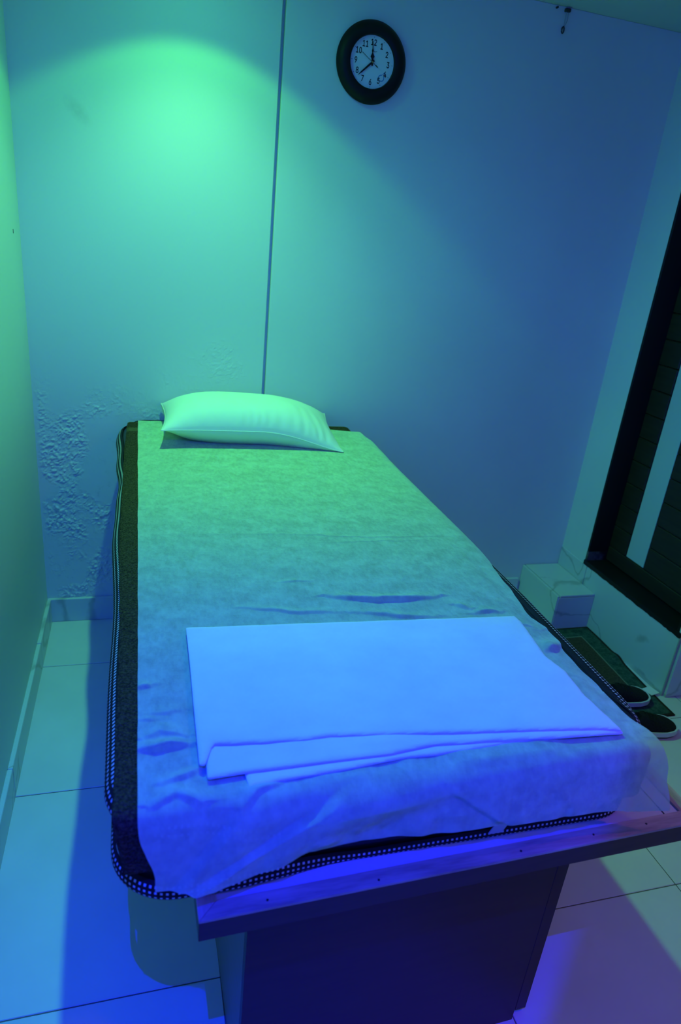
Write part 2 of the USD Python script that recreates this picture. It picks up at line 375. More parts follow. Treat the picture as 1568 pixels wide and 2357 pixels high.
for a, b_ in zip(zs[:-1], zs[1:]):
    if b_ - a < .02: continue
    spans = [(yl0, yl1)] if (b_ <= GZ0 or a >= GZ1) else [(yl0, GY0 + .003), (GY1 - .003, yl1)]
    for (p0, p1) in spans:
        obj('board', bx(XD, XD + .03, p0, p1, a + .0012, b_ - .0012, .003), 'door_wood', dr)
obj('glass_strip', bx(XD + .004, XD + .02, GY1, GY0, GZ0 - .004, GZ1, .001), 'frosted_glass', dr, label='pale frosted glass strip')
obj('backing', bx(XD + .022, XD + .04, yl1, yl0, SILL + .012, 2.047), 'door_black', dr)

# baseboards
bl = thing('baseboard_left', label='marble tile baseboard along the left wall', cat='baseboard', kind=S)
ye = [0, -.31, -.91, -1.506, -2.106, -2.706, YF]
for a, b_ in zip(ye[:-1], ye[1:]):
    obj('tile', bx(.0, .0135, b_ + .001, a - (.0135 if a == 0 else .001), .0005, .0985 + .001 * math.sin(7 * a), .0016), 'marble', bl)
bb = thing('baseboard_back', label='marble tile baseboard along the back wall', cat='baseboard', kind=S)
for a, b_ in zip([0.0, .60, 1.20, 1.80], [.60, 1.20, 1.80, 2.045]):
    obj('tile', bx(a + .001, b_ - .001, -.0135, 0, .0005, .099, .0016), 'marble', bb)

# ------------------------------------------------------------------ tiled step in the corner
st = thing('corner_step', (2.06, 0, 0), label='small marble tiled step block in the corner below the door', cat='step')
obj('core', bx(.006, .183, -.290, -.002, 0, .1572), 'grout', st)
obj('tile', bx(.0105, .1815, -.300, -.003, .1565, .1660, .0012), 'marble', st, label='top tile with grey veins')
obj('tile', bx(.003, .1825, -.3005, -.2905, .0005, .1548, .0012), 'marble', st)
obj('tile', bx(-.003, .0065, -.2995, -.001, .0005, .1640, .0012), 'marble', st)

# ------------------------------------------------------------------ massage table
# local frame: front left corner of the bed top at the origin, x along the front, y to the head
TZ = 1.35
tb = thing('massage_table', (.4195, -1.847, 0), TZ, label='dark wooden massage bed base with a white top framed by a wooden rim', cat='massage bed')
BW, BL_ = .842, 1.80
RB, RT, LAM = .607, .6455, .6415
rw = .027
def mitred(a, b, mat, face=None):
    """front and side rails, mitred"""
    return prism(Polygon(a), RB, RT)
rails = {
 'front': [(0, 0), (BW, 0), (BW - rw, rw), (rw, rw)],
 'right': [(BW, 0), (BW, BL_), (BW - rw, BL_ - rw), (BW - rw, rw)],
 'left': [(0, 0), (rw, rw), (rw, BL_ - rw), (0, BL_)],
 'head': [(0, BL_), (rw, BL_ - rw), (BW - rw, BL_ - rw), (BW, BL_)]}
for nme, pl in rails.items():
    pz = Polygon(pl).buffer(-.0003)
    r0 = obj('rim_rail', prism(pz, RT - .004, RT), 'rail_wood' if nme in ('front', 'head') else 'rail_wood_side', tb)
    obj('rail_face', prism(pz, RB, RT - .004), 'rail_face', tb)
obj('top_board', bx(rw, BW - rw, rw, BL_ - rw, LAM - .02, LAM), 'white_laminate', tb, label='white laminate top')
obj('top_gap', bx(BW - rw - .0300, BW - rw - .0275, rw, .5, LAM - .0005, LAM + .0004), 'groove_dark', tb)
for k, xx in enumerate((.09, .245, .47, .60, .70)):
    obj('nail_head', trimesh.creation.cylinder(radius=.0018, height=.0012, sections=10, transform=trimesh.transformations.translation_matrix([xx * 1.05, .012 + .003 * math.sin(5 * k), RT + .0003])), 'steel_dark', tb)
px0, px1, pf = .092, .678, .112
obj('front_panel', bx(px0, px1, pf, pf + .018, .0, RB, .0008), 'dark_laminate', tb, label='dark wood front panel')
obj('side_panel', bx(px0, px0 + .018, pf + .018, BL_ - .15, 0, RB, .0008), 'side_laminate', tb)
obj('side_panel', bx(px1 + .0095, px1 + .036, pf + .009, BL_ - .15, .012, RB, .0012), 'dark_laminate', tb)
obj('back_panel', bx(px0 + .018, px1 + .0095, BL_ - .168, BL_ - .15, 0, RB, .0008), 'dark_laminate', tb)
obj('gap_light_strip', bx(px1 + .001, px1 + .009, pf + .020, pf + .03, .02, RB, .0005), 'white_laminate', tb)  # pale strip stands in for the lit line in the panel gap

# ------------------------------------------------------------------ mattress
def round_outline(corners, r, step=.012):
    p = Polygon(corners).buffer(-r).buffer(r, quad_segs=16)
    ring = p.exterior; n = int(ring.length / step)
    pts = np.array([ring.interpolate(i / n, normalized=True).coords[0] for i in range(n)])
    return pts
def left_wave(y):
    return .0045 * np.sin(y * 9.0 + .6) * smoothstep(-1.75, -1.2, y) + .003 * np.sin(y * 23 + 2) * smoothstep(-1.2, -.3, y)
MC = [(.289, -.014), (.313, -1.808), (1.162, -1.806), (1.173, -1.30), (1.160, -.040)]
OUT = round_outline(MC, .085)
def outline(off):
    p = Polygon(OUT).buffer(off, quad_segs=12)
    ring = p.exterior
    c = OUT
    # keep correspondence: move each point along its normal
    t = np.roll(c, -1, 0) - np.roll(c, 1, 0); t /= np.linalg.norm(t, axis=1, keepdims=True)
    ar = Polygon(c).exterior.is_ccw
    n = np.stack([t[:, 1], -t[:, 0]], 1) * (1 if ar else -1)
    q = c + n * off
    isl = (c[:, 0] < .45)
    q[:, 0] += np.where(isl, left_wave(c[:, 1]) * np.clip(1 - (c[:, 0] - .28) / .17, 0, 1), 0)
    q[:, 1] += .018 * smoothstep(.46, .64, c[:, 0]) * smoothstep(-1.70, -1.76, c[:, 1])
    q[:, 1] = np.minimum(q[:, 1], -.0025)
    return q
ZB = .6465
def head_lift(y): return .012 * smoothstep(-.5, 0, y)
def mtop(x, y):
    """height of the mattress' upper face"""
    return .7995 + head_lift(y)
rows = [(ZB, -.020), (ZB + .003, -.006), (ZB + .03, -.005), (.690, -.009), (.730, -.010), (.755, -.007), (.787, -.005), (.7965, -.012), (.7990, -.024)]
rings = []
for zz, off in rows:
    q = outline(off); zc = np.where(zz > .70, zz + head_lift(q[:, 1]), zz)
    rings.append(np.column_stack([q, zc]))
Pm = np.stack(rings, 0)
body = grid(np.transpose(Pm, (1, 0, 2)), closed_u=True)
capv = Pm[-1]; n = len(OUT)
cen = np.array([[.73, -.9, .800]])
topf = [[(len(rows) - 1) + len(rows) * i, (len(rows) - 1) + len(rows) * ((i + 1) % n), len(body.vertices)] for i in range(n)]
v = np.vstack([body.vertices, cen, [[.73, -.9, ZB]]])
botf = [[len(rows) * ((i + 1) % n), len(rows) * i, len(v) - 1] for i in range(n)]
bodym = trimesh.Trimesh(v, np.vstack([body.faces, topf, botf]), process=False); bodym.fix_normals()
mt = thing('mattress', (0, 0, 0), label='black padded mattress with dashed edging tape on the massage bed', cat='mattress')
obj('cover', bodym, 'vinyl', mt, smooth=40)

def tape(z0, z1, prof_off, front_lift=None, lean=0.0):
    nprof = 9
    a = np.linspace(-1, 1, nprof)
    allp = []
    for t in a:
        q = outline(prof_off * (1 - abs(t) ** 3) + .0005 - lean * t)
        zc = (z0 + z1) / 2 + (z1 - z0) / 2 * t
        zq = np.full(len(q), zc)
        if z0 > .7:
            zq = zq + head_lift(q[:, 1]) - .030 * smoothstep(-1.70, -1.80, q[:, 1]) * smoothstep(.42, .50, q[:, 0])
            zq = zq + .009 * smoothstep(-.07, -.02, q[:, 1])
            wr_ = smoothstep(1.05, 1.12, q[:, 0]) * smoothstep(-1.76, -1.66, q[:, 1])      # along the right side it lies flatter, rows upwards
            q[:, 0] += wr_ * (-.012 * t - .007); zq = zq * (1 - wr_) + wr_ * (.7905 + head_lift(q[:, 1]) + .009 * t)
        else:
            roll = smoothstep(.48, .68, q[:, 0]) * smoothstep(-1.70, -1.78, q[:, 1])
            zq = np.maximum(zq - .019 * roll, ZB - .003); q[:, 1] += .009 * roll * (1 - t) / 2
        allp.append(np.column_stack([q, zq]))
    P = np.transpose(np.stack(allp, 0), (1, 0, 2))
    P = np.concatenate([P, P[:1]], 0)
    d = np.r_[0, np.cumsum(np.linalg.norm(np.diff(P[:, 4], axis=0), axis=1))]
    uv = np.stack([np.repeat(d[:, None], nprof, 1), np.repeat(((a + 1) / 2 * 3.6 - .3)[None], len(d), 0)], -1).reshape(-1, 2)
    m = grid(P)
    return m, uv
# the top tape leans outward so that its rows are seen from above
for (z0, z1, o, lean, lab) in ((.766, .802, .0065, .0100, 'upper edging tape'), (.6475, .6785, .0055, 0.0015, 'lower edging tape')):
    m, uv = tape(z0, z1, o, lean=lean)
    v0 = m.face_normals[len(m.faces) // 4 // 2]
    fc = m.triangles_center; 
    if np.sum((fc[:, :2] - [.73, -.9]) * m.face_normals[:, :2]) < 0: m.faces = m.faces[:, ::-1]
    obj('edging_tape', m, 'edging_tape', mt, smooth=True, uv=uv, label=lab)
# zigzag quilting on the side
q = outline(-.0075); q = np.vstack([q, q[:1]])
d = np.r_[0, np.cumsum(np.linalg.norm(np.diff(q, axis=0), axis=1))]
npts = int(d[-1] / .0385)
sd = np.linspace(0, d[-1], npts * 4 + 1)
ph = (sd / .0385 / 2) % 1
zz = .672 + (.722 - .672) * (1 - np.abs(2 * ph - 1))
obj('quilting_thread', tube(np.column_stack([np.interp(sd, d, q[:, 0]), np.interp(sd, d, q[:, 1]), zz]), .0006, 5), 'stitch', mt)
lab_ = bx(-.012, .012, -.001, .001, -.018, .016, .0004); lab_.apply_transform(trimesh.transformations.rotation_matrix(.35, [1, 0, 0])); lab_.apply_translation([.882, -1.799, .672])
obj('care_label', lab_, 'paper', mt, label='white label tab')

# ------------------------------------------------------------------ draped layers
YFE = -1.790       # where the top turns down at the foot
R_E = .018
def drape_point(x, y_flat, lift, out=0.0):
    """y_flat runs past the foot edge; returns y, z of a cloth following the mattress top and foot"""
    s = YFE - y_flat                     # > 0 past the edge
    arc = R_E * math.pi / 2
    ang = np.clip(s / R_E, 0, math.pi / 2)
    y = np.where(s <= 0, y_flat, YFE - R_E * np.sin(ang)) * 1.0
    zz = np.where(s <= 0, 0, -R_E * (1 - np.cos(ang)))
    down = np.clip(s - arc, 0, None)
    zz = zz - down
    nyy, nzz = -np.sin(np.clip(ang, 0, None)), np.cos(ang)
    y = y + nyy * (lift + out); zz = zz + nzz * lift
    return y, zz

def thicken(m, t):
    """closes a sheet of triangles with a second face t below it"""
    m.remove_unreferenced_vertices(); V, F = m.vertices, m.faces
    d = np.vstack([F[:, [0, 1]], F[:, [1, 2]], F[:, [2, 0]]]); _, inv, cnt = np.unique(np.sort(d, 1), axis=0, return_inverse=True, return_counts=True)
    bd = d[cnt[inv.ravel()] == 1]; n0 = len(V)
    w = np.vstack([np.stack([bd[:, 0], bd[:, 0] + n0, bd[:, 1]], 1), np.stack([bd[:, 1], bd[:, 0] + n0, bd[:, 1] + n0], 1)])
    return trimesh.Trimesh(np.vstack([V, V - m.vertex_normals * t]), np.vstack([F, F[:, ::-1] + n0, w]), process=False)

# brown terry towel under the sheet
def terry_left(y):
    return .307 + .0105 * smoothstep(-.9, -1.5, y) + .004 * smoothstep(-.08, -.015, y) - .004*smoothstep(-.15,-.3,y)+.004*smoothstep(-.3,-.15,y) * 0
yt = np.concatenate([np.linspace(-.036, YFE, 560), np.linspace(YFE, YFE - .10, 40)[1:]])
xl = np.linspace(0, 1, 30); xr_ = np.linspace(0, 1, 60)[1:]
XX = []
ZZt = []
U = []
for y in yt:
    x0 = float(terry_left(y)) + .010 * float(smoothstep(YFE, YFE - .10, y)) + .0006 * math.sin(61 * y + 3 * math.sin(9 * y))
    xa = x0 + xl * (.372 - x0); xb = .372 + xr_ * (1.122 - .372)
    XX.append(np.r_[xa, xb])
XX = np.array(XX); YY = np.repeat(yt[:, None], XX.shape[1], 1)
rough = .0016 * fbm2(XX, YY, 210, 2, 11) + .0030 * fbm2(XX, YY * 1.0, 100, 2, 12)
band = (YY < -.105) & (YY > -.140) | (YY > -.040)
rough = np.where(band, .0, rough)
edge = smoothstep(0, .008, XX - XX[:, :1]) * smoothstep(0, .01, XX[:, -1:] - XX)
y_, z_ = drape_point(XX, YY, .0032 * edge + .0016 + np.minimum(rough, .0012))
z_ = z_ + .8005 + head_lift(y_)
ter = grid(np.stack([XX, y_, z_], -1))
if ter.face_normals[:, 2].mean() < 0: ter.faces = ter.faces[:, ::-1]
tw = thing('terry_towel', label='dark brown terry towel between the mattress and the thin pale sheet', cat='towel')
fy = YY[:-1, :-1].ravel(); nb = len(fy)
isb = ((fy < -.105) & (fy > -.140)) | (fy > -.040)
isb = np.r_[isb, isb]
for nm, mk, mm in (('pile', ~isb, 'terry'), ('border_band', isb, 'terry_band')):
    s = thicken(trimesh.Trimesh(ter.vertices, ter.faces[mk], process=False), .0015)
    obj(nm, s, mm, tw, smooth=True)

# thin non-woven sheet
XS0 = .3445
ctrl_y = [-.02, -.10, -.13, -.30, -.50, -.80, -1.04, -1.20, -1.36, -1.42, -1.46, -1.55, -1.64, -1.72, -1.80, -1.96]
ctrl_x = [1.150, 1.158, 1.178, 1.184, 1.192, 1.196, 1.184, 1.160, 1.136, 1.130, 1.139, 1.130, 1.127, 1.128, 1.139, 1.168]
def sheet_right(y):
    return np.interp(-y, -np.array(ctrl_y), ctrl_x) + .0016 * np.sin(37 * y) + .001 * np.sin(91 * y)
ridges = [  # pixel polylines of the creases seen on the sheet, height, width
 ([(752, 1376), (860, 1389), (940, 1386), (1008, 1377)], .0085, .012), ([(560, 1404), (690, 1416), (790, 1413)], .0035, .008),
 ([(820, 1415), (950, 1427), (1010, 1424)], .005, .010), ([(1045, 1396), (1085, 1407)], .005, .009), ([(1088, 1416), (1150, 1411)], .005, .009),
 ([(1248, 1506), (1280, 1494), (1308, 1476)], .010, .013), ([(313, 1734), (380, 1730), (445, 1722)], .0075, .011), ([(330, 1708), (370, 1690), (440, 1702)], .004, .010),
 ([(370, 1814), (430, 1795), (468, 1772)], .004, .008), ([(313, 1592), (345, 1581)], .004, .007), ([(340, 1648), (420, 1640)], .0018, .007),
 ([(350, 1234), (640, 1233), (860, 1240), (1062, 1235)], .0010, .005), ([(740, 1252), (980, 1246)], .0009, .005), ([(640, 1345), (720, 1340)], .0015, .006),
 ([(320, 1664), (350, 1661)], .002, .006), ([(340, 1860), (400, 1838), (470, 1850)], .004, .010), ([(560, 1850), (640, 1800)], .004, .012),
 ([(1330, 1560), (1400, 1590), (1450, 1660)], .002, .012), ([(1180, 1436), (1230, 1446)], .0025, .008), ([(1240, 1452), (1270, 1446)], .003, .008)]
nu_, ns_top, ns_dr = 300, 560, 110
sy = np.concatenate([np.linspace(-.034, -1.0, 200), np.linspace(-1.0, YFE, ns_top - 200)[1:], np.linspace(YFE, YFE - .175, ns_dr)[1:]])
uu = np.linspace(0, 1, nu_)
SX = XS0 + uu[None] * (sheet_right(sy)[:, None] - XS0)
SY = np.repeat(sy[:, None], nu_, 1)
SY = SY - .080 * smoothstep(.80, 1.16, SX) * smoothstep(-.35, -.03, SY)
past = np.clip(YFE - SY, 0, None)
# left edge slides right as it hangs down
SX = SX + (.020 * smoothstep(.02, .15, past)) * (1 - smoothstep(0, .35, uu))[None] + .0030 * fbm2(SY, SY * 0, 13, 3, 71) * (1 - uu)[None] ** 4
h = np.zeros_like(SX)
SXn, SYn = SX + .020 * fbm2(SX, SY, 22, 3, 81), SY + .014 * fbm2(SX, SY, 30, 3, 82)
for pl, hh, wd in ridges:
    pw = np.array([at_z(p, .806)[:2] for p in pl])
    best = np.full(SX.shape, 9.0); side = np.zeros(SX.shape); tt = np.zeros(SX.shape)
    tot = np.r_[0, np.cumsum(np.linalg.norm(np.diff(pw, axis=0), axis=1))]
    for k in range(len(pw) - 1):
        a, b_ = pw[k], pw[k + 1]; dv = b_ - a; L = np.linalg.norm(dv); dv = dv / L
        rx, ry = SXn - a[0], SYn - a[1]
        t = np.clip(rx * dv[0] + ry * dv[1], 0, L)
        dx, dy = rx - t * dv[0], ry - t * dv[1]
        dd = np.hypot(dx, dy); upd = dd < best
        best = np.where(upd, dd, best); side = np.where(upd, dy, side); tt = np.where(upd, (tot[k] + t) / tot[-1], tt)
    prof = 1.5 * np.where(side < 0, np.exp(-(best / (wd * .34)) ** 2), np.exp(-(best / (wd * 1.7)) ** 2))
    h += hh * prof * (np.sin(np.clip(tt, .06, .94) * math.pi) ** .6)
tw_in = smoothstep(0, .03, SX - .46) * smoothstep(0, .03, 1.10 - SX) * smoothstep(0, .03, -1.43 - SY) * smoothstep(0, .03, SY + 1.70)
h *= 1 - .95 * tw_in
h += .0013 * (1 - .5 * tw_in) * fbm2(SX, SY, 14, 3, 21) + .0006 * fbm2(SX, SY, 55, 3, 22)
foot = smoothstep(-1.60, -1.78, SY) * (1 - .9 * tw_in)
h = np.maximum(h, -.0012)
h += foot * (.010 * fbm2(SX, SY, 11, 3, 23) + .004 * fbm2(SX, SY, 35, 2, 24)) * (1 - smoothstep(.0, .02, past))
h = np.maximum(h, -.0015)
# foot edge is uneven: the drape starts sooner or later along it
wob = .016 * fbm2(SX, SX * 0, 9, 3, 31) + .012 * np.exp(-((SX - .44) / .05) ** 2) - .012 * np.exp(-((SX - .60) / .06) ** 2)
# hanging folds: one long diagonal ledge and some soft vertical flutes
du = (SX - .640) + past * 1.35
ledge = .018 * smoothstep(-.003, .013, du) * smoothstep(.26, .05, du) * (1 - .40 * smoothstep(.03, .13, past)) * smoothstep(.004, .02, past)
led2 = .004 * smoothstep(-.004, .012, (SX - .735) - past * .75) * smoothstep(.20, .02, (SX - .735) - past * .75) * smoothstep(.006, .03, past)
led3 = .008 * smoothstep(-.006, .014, (SX - .475) + past * .5) * smoothstep(.10, .03, (SX - .475) + past * .5) * smoothstep(.0, .03, past)
flutes = smoothstep(.02, .14, past) * (.003 + .013 * fbm2(SX, past * .3, 16, 2, 33) + .008 * fbm2(SX, past * .6, 34, 2, 34))
out = .002 + ledge + led2 + led3 + flutes + .008 * smoothstep(.03, .16, past) * smoothstep(.85, 1.15, SX) + .002 * smoothstep(0, .05, past)
lift = (.0092 + h) * (1 - .55 * smoothstep(1.095, 1.128, SX) * smoothstep(-1.10, -1.22, SY) * smoothstep(-1.78, -1.70, SY))
y_, z_ = drape_point(SX, SY - wob * smoothstep(-1.70, -1.79, SY) * 0, lift)
# past the edge the cloth stands off by "out" along -y
fade = smoothstep(0, .035, past)
y_ = y_ - fade * (out - lift * 0)
z_ = z_ + .8005 + head_lift(y_)
# length of the hang along the foot
hang = np.interp(SX[0], [.344, .42, .50, .56, .64, .72, .80, .90, 1.0, 1.1, 1.19], [.128, .124, .112, .090, .092, .098, .101, .100, .104, .114, .121])
maxp = past[-1, 0]
scale_h = hang / maxp
for j in range(nu_):
    pass
past2 = past * scale_h[None]
SY2 = np.where(past > 0, YFE - past2, SY)
fade2 = smoothstep(0, .035, past2)
y_, z_ = drape_point(SX, SY2, lift)
y_ = y_ - fade2 * out
z_ = z_ + .8005 + head_lift(SY2)
# over the right-hand edge the sheet sags
over = np.clip(SX - 1.138, 0, None)
z_ = z_ - np.where(past <= 0, 8.5 * over ** 2, 8.5 * over ** 2 * (1 - smoothstep(0, .05, past)))
SXo = SX
sh = grid(np.stack([SXo, y_, z_], -1))
if sh.face_normals[: nu_ * 200, 2].mean() < 0: sh.faces = sh.faces[:, ::-1]
obj('disposable_sheet', sh, 'nonwoven', smooth=True, label='thin creased pale non-woven sheet draped over the foot of the massage bed', cat='sheet')

# ------------------------------------------------------------------ folded cloth on the sheet
fc = thing('folded_cloth', label='white soft cloth folded flat in layers near the foot of the massage bed', cat='cloth')
def layer(pix, z, t, seed, name='fold', step=.004):
    poly = Polygon([at_z(p, z)[:2] for p in pix]).buffer(-.003).buffer(.003)
    x0, y0, x1, y1 = poly.bounds
    gx, gy = np.meshgrid(np.arange(x0 - step, x1 + step * 2, step), np.arange(y0 - step, y1 + step * 2, step), indexing='ij')
    from shapely import contains_xy, distance, points, boundary
    pts = np.column_stack([gx.ravel(), gy.ravel()])
    # snap a warped grid to the outline: points outside move to the border
    ins = contains_xy(poly, pts)
    ring = poly.exterior
    out_pts = pts.copy()
    near = distance(ring, points(pts))
    keep = ins | (near < step * 1.05)
    for k in np.nonzero(keep & ~ins)[0]:
        out_pts[k] = ring.interpolate(ring.project(Point(pts[k]))).coords[0]
    dd = np.where(ins, near, 0).reshape(gx.shape)
    keep = keep.reshape(gx.shape); O = out_pts.reshape(*gx.shape, 2)
    e = np.sqrt(np.clip(1 - (1 - np.clip(dd / .007, 0, 1)) ** 2, 0, 1))
    wr = .0045 * fbm2(gx, gy, 7, 3, seed) + .0022 * fbm2(gx * .5 + gy * .2, gy, 24, 3, seed + 1)
    ztop = z + t * (.45 + .55 * e) + wr * smoothstep(0, .03, dd)
    zbot = np.full_like(ztop, z)
    idx = -np.ones(gx.shape, int); idx[keep] = np.arange(keep.sum())
    V = np.column_stack([O[keep], ztop[keep]]); B = np.column_stack([O[keep], zbot[keep]])
    a, b_, c, d_ = idx[:-1, :-1], idx[1:, :-1], idx[1:, 1:], idx[:-1, 1:]
    f = []
    for tri in ((a, b_, c), (a, c, d_), (a, b_, d_), (b_, c, d_)):
        pass
    full = (a >= 0) & (b_ >= 0) & (c >= 0) & (d_ >= 0)
    F = [np.stack([a[full], b_[full], c[full]], 1), np.stack([a[full], c[full], d_[full]], 1)]
    for miss, tri in ((a, (b_, c, d_)), (b_, (a, c, d_)), (c, (a, b_, d_)), (d_, (a, b_, c))):
        mk = (miss < 0) & (tri[0] >= 0) & (tri[1] >= 0) & (tri[2] >= 0)
        F.append(np.stack([tri[0][mk], tri[1][mk], tri[2][mk]], 1))
    F = np.vstack(F)
    top = trimesh.Trimesh(V, F, process=False)
    ar = top.area_faces; F = F[ar > 1e-12]
    top = trimesh.Trimesh(V, F, process=False)
    # consistent upward winding
    nz_ = top.face_normals[:, 2]; F = np.where((nz_ < 0)[:, None], F[:, ::-1], F)
    # boundary walls
    ed = np.sort(np.vstack([F[:, [0, 1]], F[:, [1, 2]], F[:, [2, 0]]]), axis=1)
    dire = np.vstack([F[:, [0, 1]], F[:, [1, 2]], F[:, [2, 0]]])
    _, inv, cnt = np.unique(ed, axis=0, return_inverse=True, return_counts=True)
    bd = dire[cnt[inv.ravel()] == 1]
    n0 = len(V)
    walls = np.vstack([np.stack([bd[:, 0], bd[:, 0] + n0, bd[:, 1]], 1), np.stack([bd[:, 1], bd[:, 0] + n0, bd[:, 1] + n0], 1)])
    m = trimesh.Trimesh(np.vstack([V, B]), np.vstack([F, F[:, ::-1] + n0, walls]), process=False)
    obj(name, m, 'towel_cloth', fc, smooth=50)
def wavy(p0, p1, n, amp, seed):
    r = np.random.default_rng(seed); t = np.linspace(0, 1, n)
    off = np.convolve(r.normal(0, amp, n + 4), np.ones(3) / 3, 'same')[2:-2]; off[0] = off[-1] = 0
    return [(p0[0] + (p1[0] - p0[0]) * a, p0[1] + (p1[1] - p0[1]) * a + o) for a, o in zip(t, off)]
Z0 = .8105
layer([(470, 1446), (700, 1440), (1180, 1428), (1258, 1515), (1432, 1688)] + [(1300, 1700), (1180, 1712), (1110, 1722), (1050, 1731), (1000, 1740), (935, 1745), (880, 1756), (800, 1772), (720, 1786), (640, 1800), (574, 1815)] + [(563, 1780), (530, 1650)], Z0, .0036, 41)
layer([(464, 1437), (470, 1446), (800, 1434), (1150, 1424), (1186, 1423), (1256, 1515), (1345, 1605), (1436, 1690)] + wavy((1400, 1692), (1000, 1716), 8, 1.5, 5) + [(900, 1738), (760, 1755), (660, 1768), (565, 1781), (478, 1795), (470, 1700)], Z0 + .0036, .0040, 43)
layer([(428, 1447), (463, 1446), (700, 1437), (1185, 1420), (1200, 1434), (1256, 1513), (1300, 1546), (1345, 1602), (1432, 1683)] + wavy((1380, 1680), (900, 1693), 8, 1.0, 7) + [(760, 1697), (700, 1706), (600, 1712), (490, 1716), (472, 1764), (459, 1762), (447, 1640), (436, 1520)], Z0 + .0074, .0042, 45)

# ------------------------------------------------------------------ pillow
def make_pillow():
    N = 150
    s = np.linspace(-1, 1, N * 2); t = np.linspace(-1, 1, N)
    S_, T_ = np.meshgrid(s, t, indexing='ij')
    a, b_, c = .302, .162, .083
    ex = a * S_ * (1 - .045 * (1 - T_ ** 2) * S_ ** 2); ey = b_ * T_ * (1 - .10 * (1 - S_ ** 4) * T_ ** 2)
    prof = np.clip((1 - np.abs(S_) ** 3.2), 0, 1) ** .62 * np.clip((1 - np.abs(T_) ** 2.6), 0, 1) ** .60
    zc = .862 + np.interp(0, [0], [0])
    FL, BL2, FR, BR = .868, .880, .812, .862
    zm = ((1 - S_) / 2) * ((1 - T_) / 2 * FL + (1 + T_) / 2 * BL2) + ((1 + S_) / 2) * ((1 - T_) / 2 * FR + (1 + T_) / 2 * BR)
    zf = .874 - .060 * smoothstep(-.05, 1.08, S_) ** 1.4
    zb_ = .880 - .016 * smoothstep(-1, 1, S_)
    zm = (1 - T_) / 2 * zf + (1 + T_) / 2 * zb_
    # gathers fan from the front seam
    gath = smoothstep(.60, .97, -T_) * (.0015 * np.sin(S_ * 58 + 2 * np.sin(S_ * 9)) * smoothstep(-.9, .3, S_) + .0008 * np.sin(S_ * 31)) * smoothstep(1, .93, np.abs(T_))
    long = .0010 * np.sin(S_ * 46 + 3 * T_) * smoothstep(.25, .75, S_) * smoothstep(.2, -.6, T_) * smoothstep(1, .9, -T_) + .0028 * fbm2(S_ * .3, T_ * .15, 12, 3, 55)
    up = zm + c * 1.04 * prof + (gath + long) * np.clip(prof * 3, 0, 1)
    profd = np.clip(1 - np.abs(S_) ** 3.2, 0, 1) ** .62 * np.clip(1 - T_ ** 2, 0, 1) ** .72      # the underside tucks back under the seam
    dn = zm - c * 1.0 * profd + .004 * fbm2(S_ * .3, T_ * .15, 18, 3, 56) * np.clip(prof * 3, 0, 1)
    cx_, cy_ = .722, -.180
    rot = math.radians(-1.5)
    xw = cx_ + ex * math.cos(rot) - ey * math.sin(rot); yw = cy_ + ex * math.sin(rot) + ey * math.cos(rot)
    ground = .8105 + head_lift(yw)
    yw = np.minimum(yw, -.008)
    up = np.maximum(up, ground + .003)
    dn = np.maximum(dn, ground)
    dn = np.minimum(dn, up - .0005 * (prof > 0))
    A = grid(np.stack([xw, yw, up], -1)); B = grid(np.stack([xw, yw, dn], -1))
    if A.face_normals[:, 2].mean() < 0: A.faces = A.faces[:, ::-1]
    if B.face_normals[:, 2].mean() > 0: B.faces = B.faces[:, ::-1]
    edge_pts = np.vstack([np.column_stack([xw[:, 0], yw[:, 0], (up + dn)[:, 0] / 2]), np.column_stack([xw[-1, 1:], yw[-1, 1:], (up + dn)[-1, 1:] / 2]),
                          np.column_stack([xw[::-1, -1][1:], yw[::-1, -1][1:], (up + dn)[::-1, -1][1:] / 2]), np.column_stack([xw[0, ::-1][1:], yw[0, ::-1][1:], (up + dn)[0, ::-1][1:] / 2])])
    return A, B, edge_pts
A, B, ep = make_pillow()
pw_ = thing('pillow', label='plump white pillow lying at the head of the massage bed', cat='pillow')
obj('case', trimesh.util.concatenate([A, B]), 'pillow_cloth', pw_, smooth=True)
obj('seam', tube(ep[::2], .0016, 6), 'pillow_cloth', pw_, smooth=True)

# ------------------------------------------------------------------ wall clock
ck = thing('wall_clock', (1.083, 0, 2.0195), 0, label='round wall clock with a wide black rim and pale dial', cat='clock', rx=90)
# local: x right, y up, z out of the wall
R0, R1 = .117, .0735
obj('rim', lathe([(0, .001), (R0 - .003, .001), (R0, .006), (R0 - .002, .015), (R0 - .012, .026), (R0 - .024, .0305), (R1 + .008, .0300), (R1 + .002, .027), (R1, .021), (R1, .014), (0, .014)], 96), 'clock_rim', ck, smooth=40)
obj('dial', lathe([(0, .0145), (R1 + .0005, .0145), (R1 + .0005, .0165), (0, .0165)], 96), 'clock_dial', ck)
for hr in range(1, 13):
    tmesh = meshkit.text_mesh(str(hr), .0150, .0005, bold=True)
    w = tmesh.bounds
    tmesh.apply_translation([-(w[0][0] + w[1][0]) / 2, -(w[0][1] + w[1][1]) / 2, 0]); tmesh.apply_scale([.80, 1.08, 1])
    an = math.radians(90 - 30 * hr)
    tmesh.apply_translation([.0545 * math.cos(an), .0545 * math.sin(an), .0165])
    obj('numeral', tmesh, 'clock_ink', ck)
for k in range(12):
    an = math.radians(90 - 30 * k)
    tk = bx(-.0005, .0005, -.0018, .0018, 0, .0004); tk.apply_transform(trimesh.transformations.rotation_matrix(an - math.pi / 2, [0, 0, 1])); tk.apply_translation([.0680 * math.cos(an), .0680 * math.sin(an), .0165])
    obj('hour_mark', tk, 'clock_ink', ck)
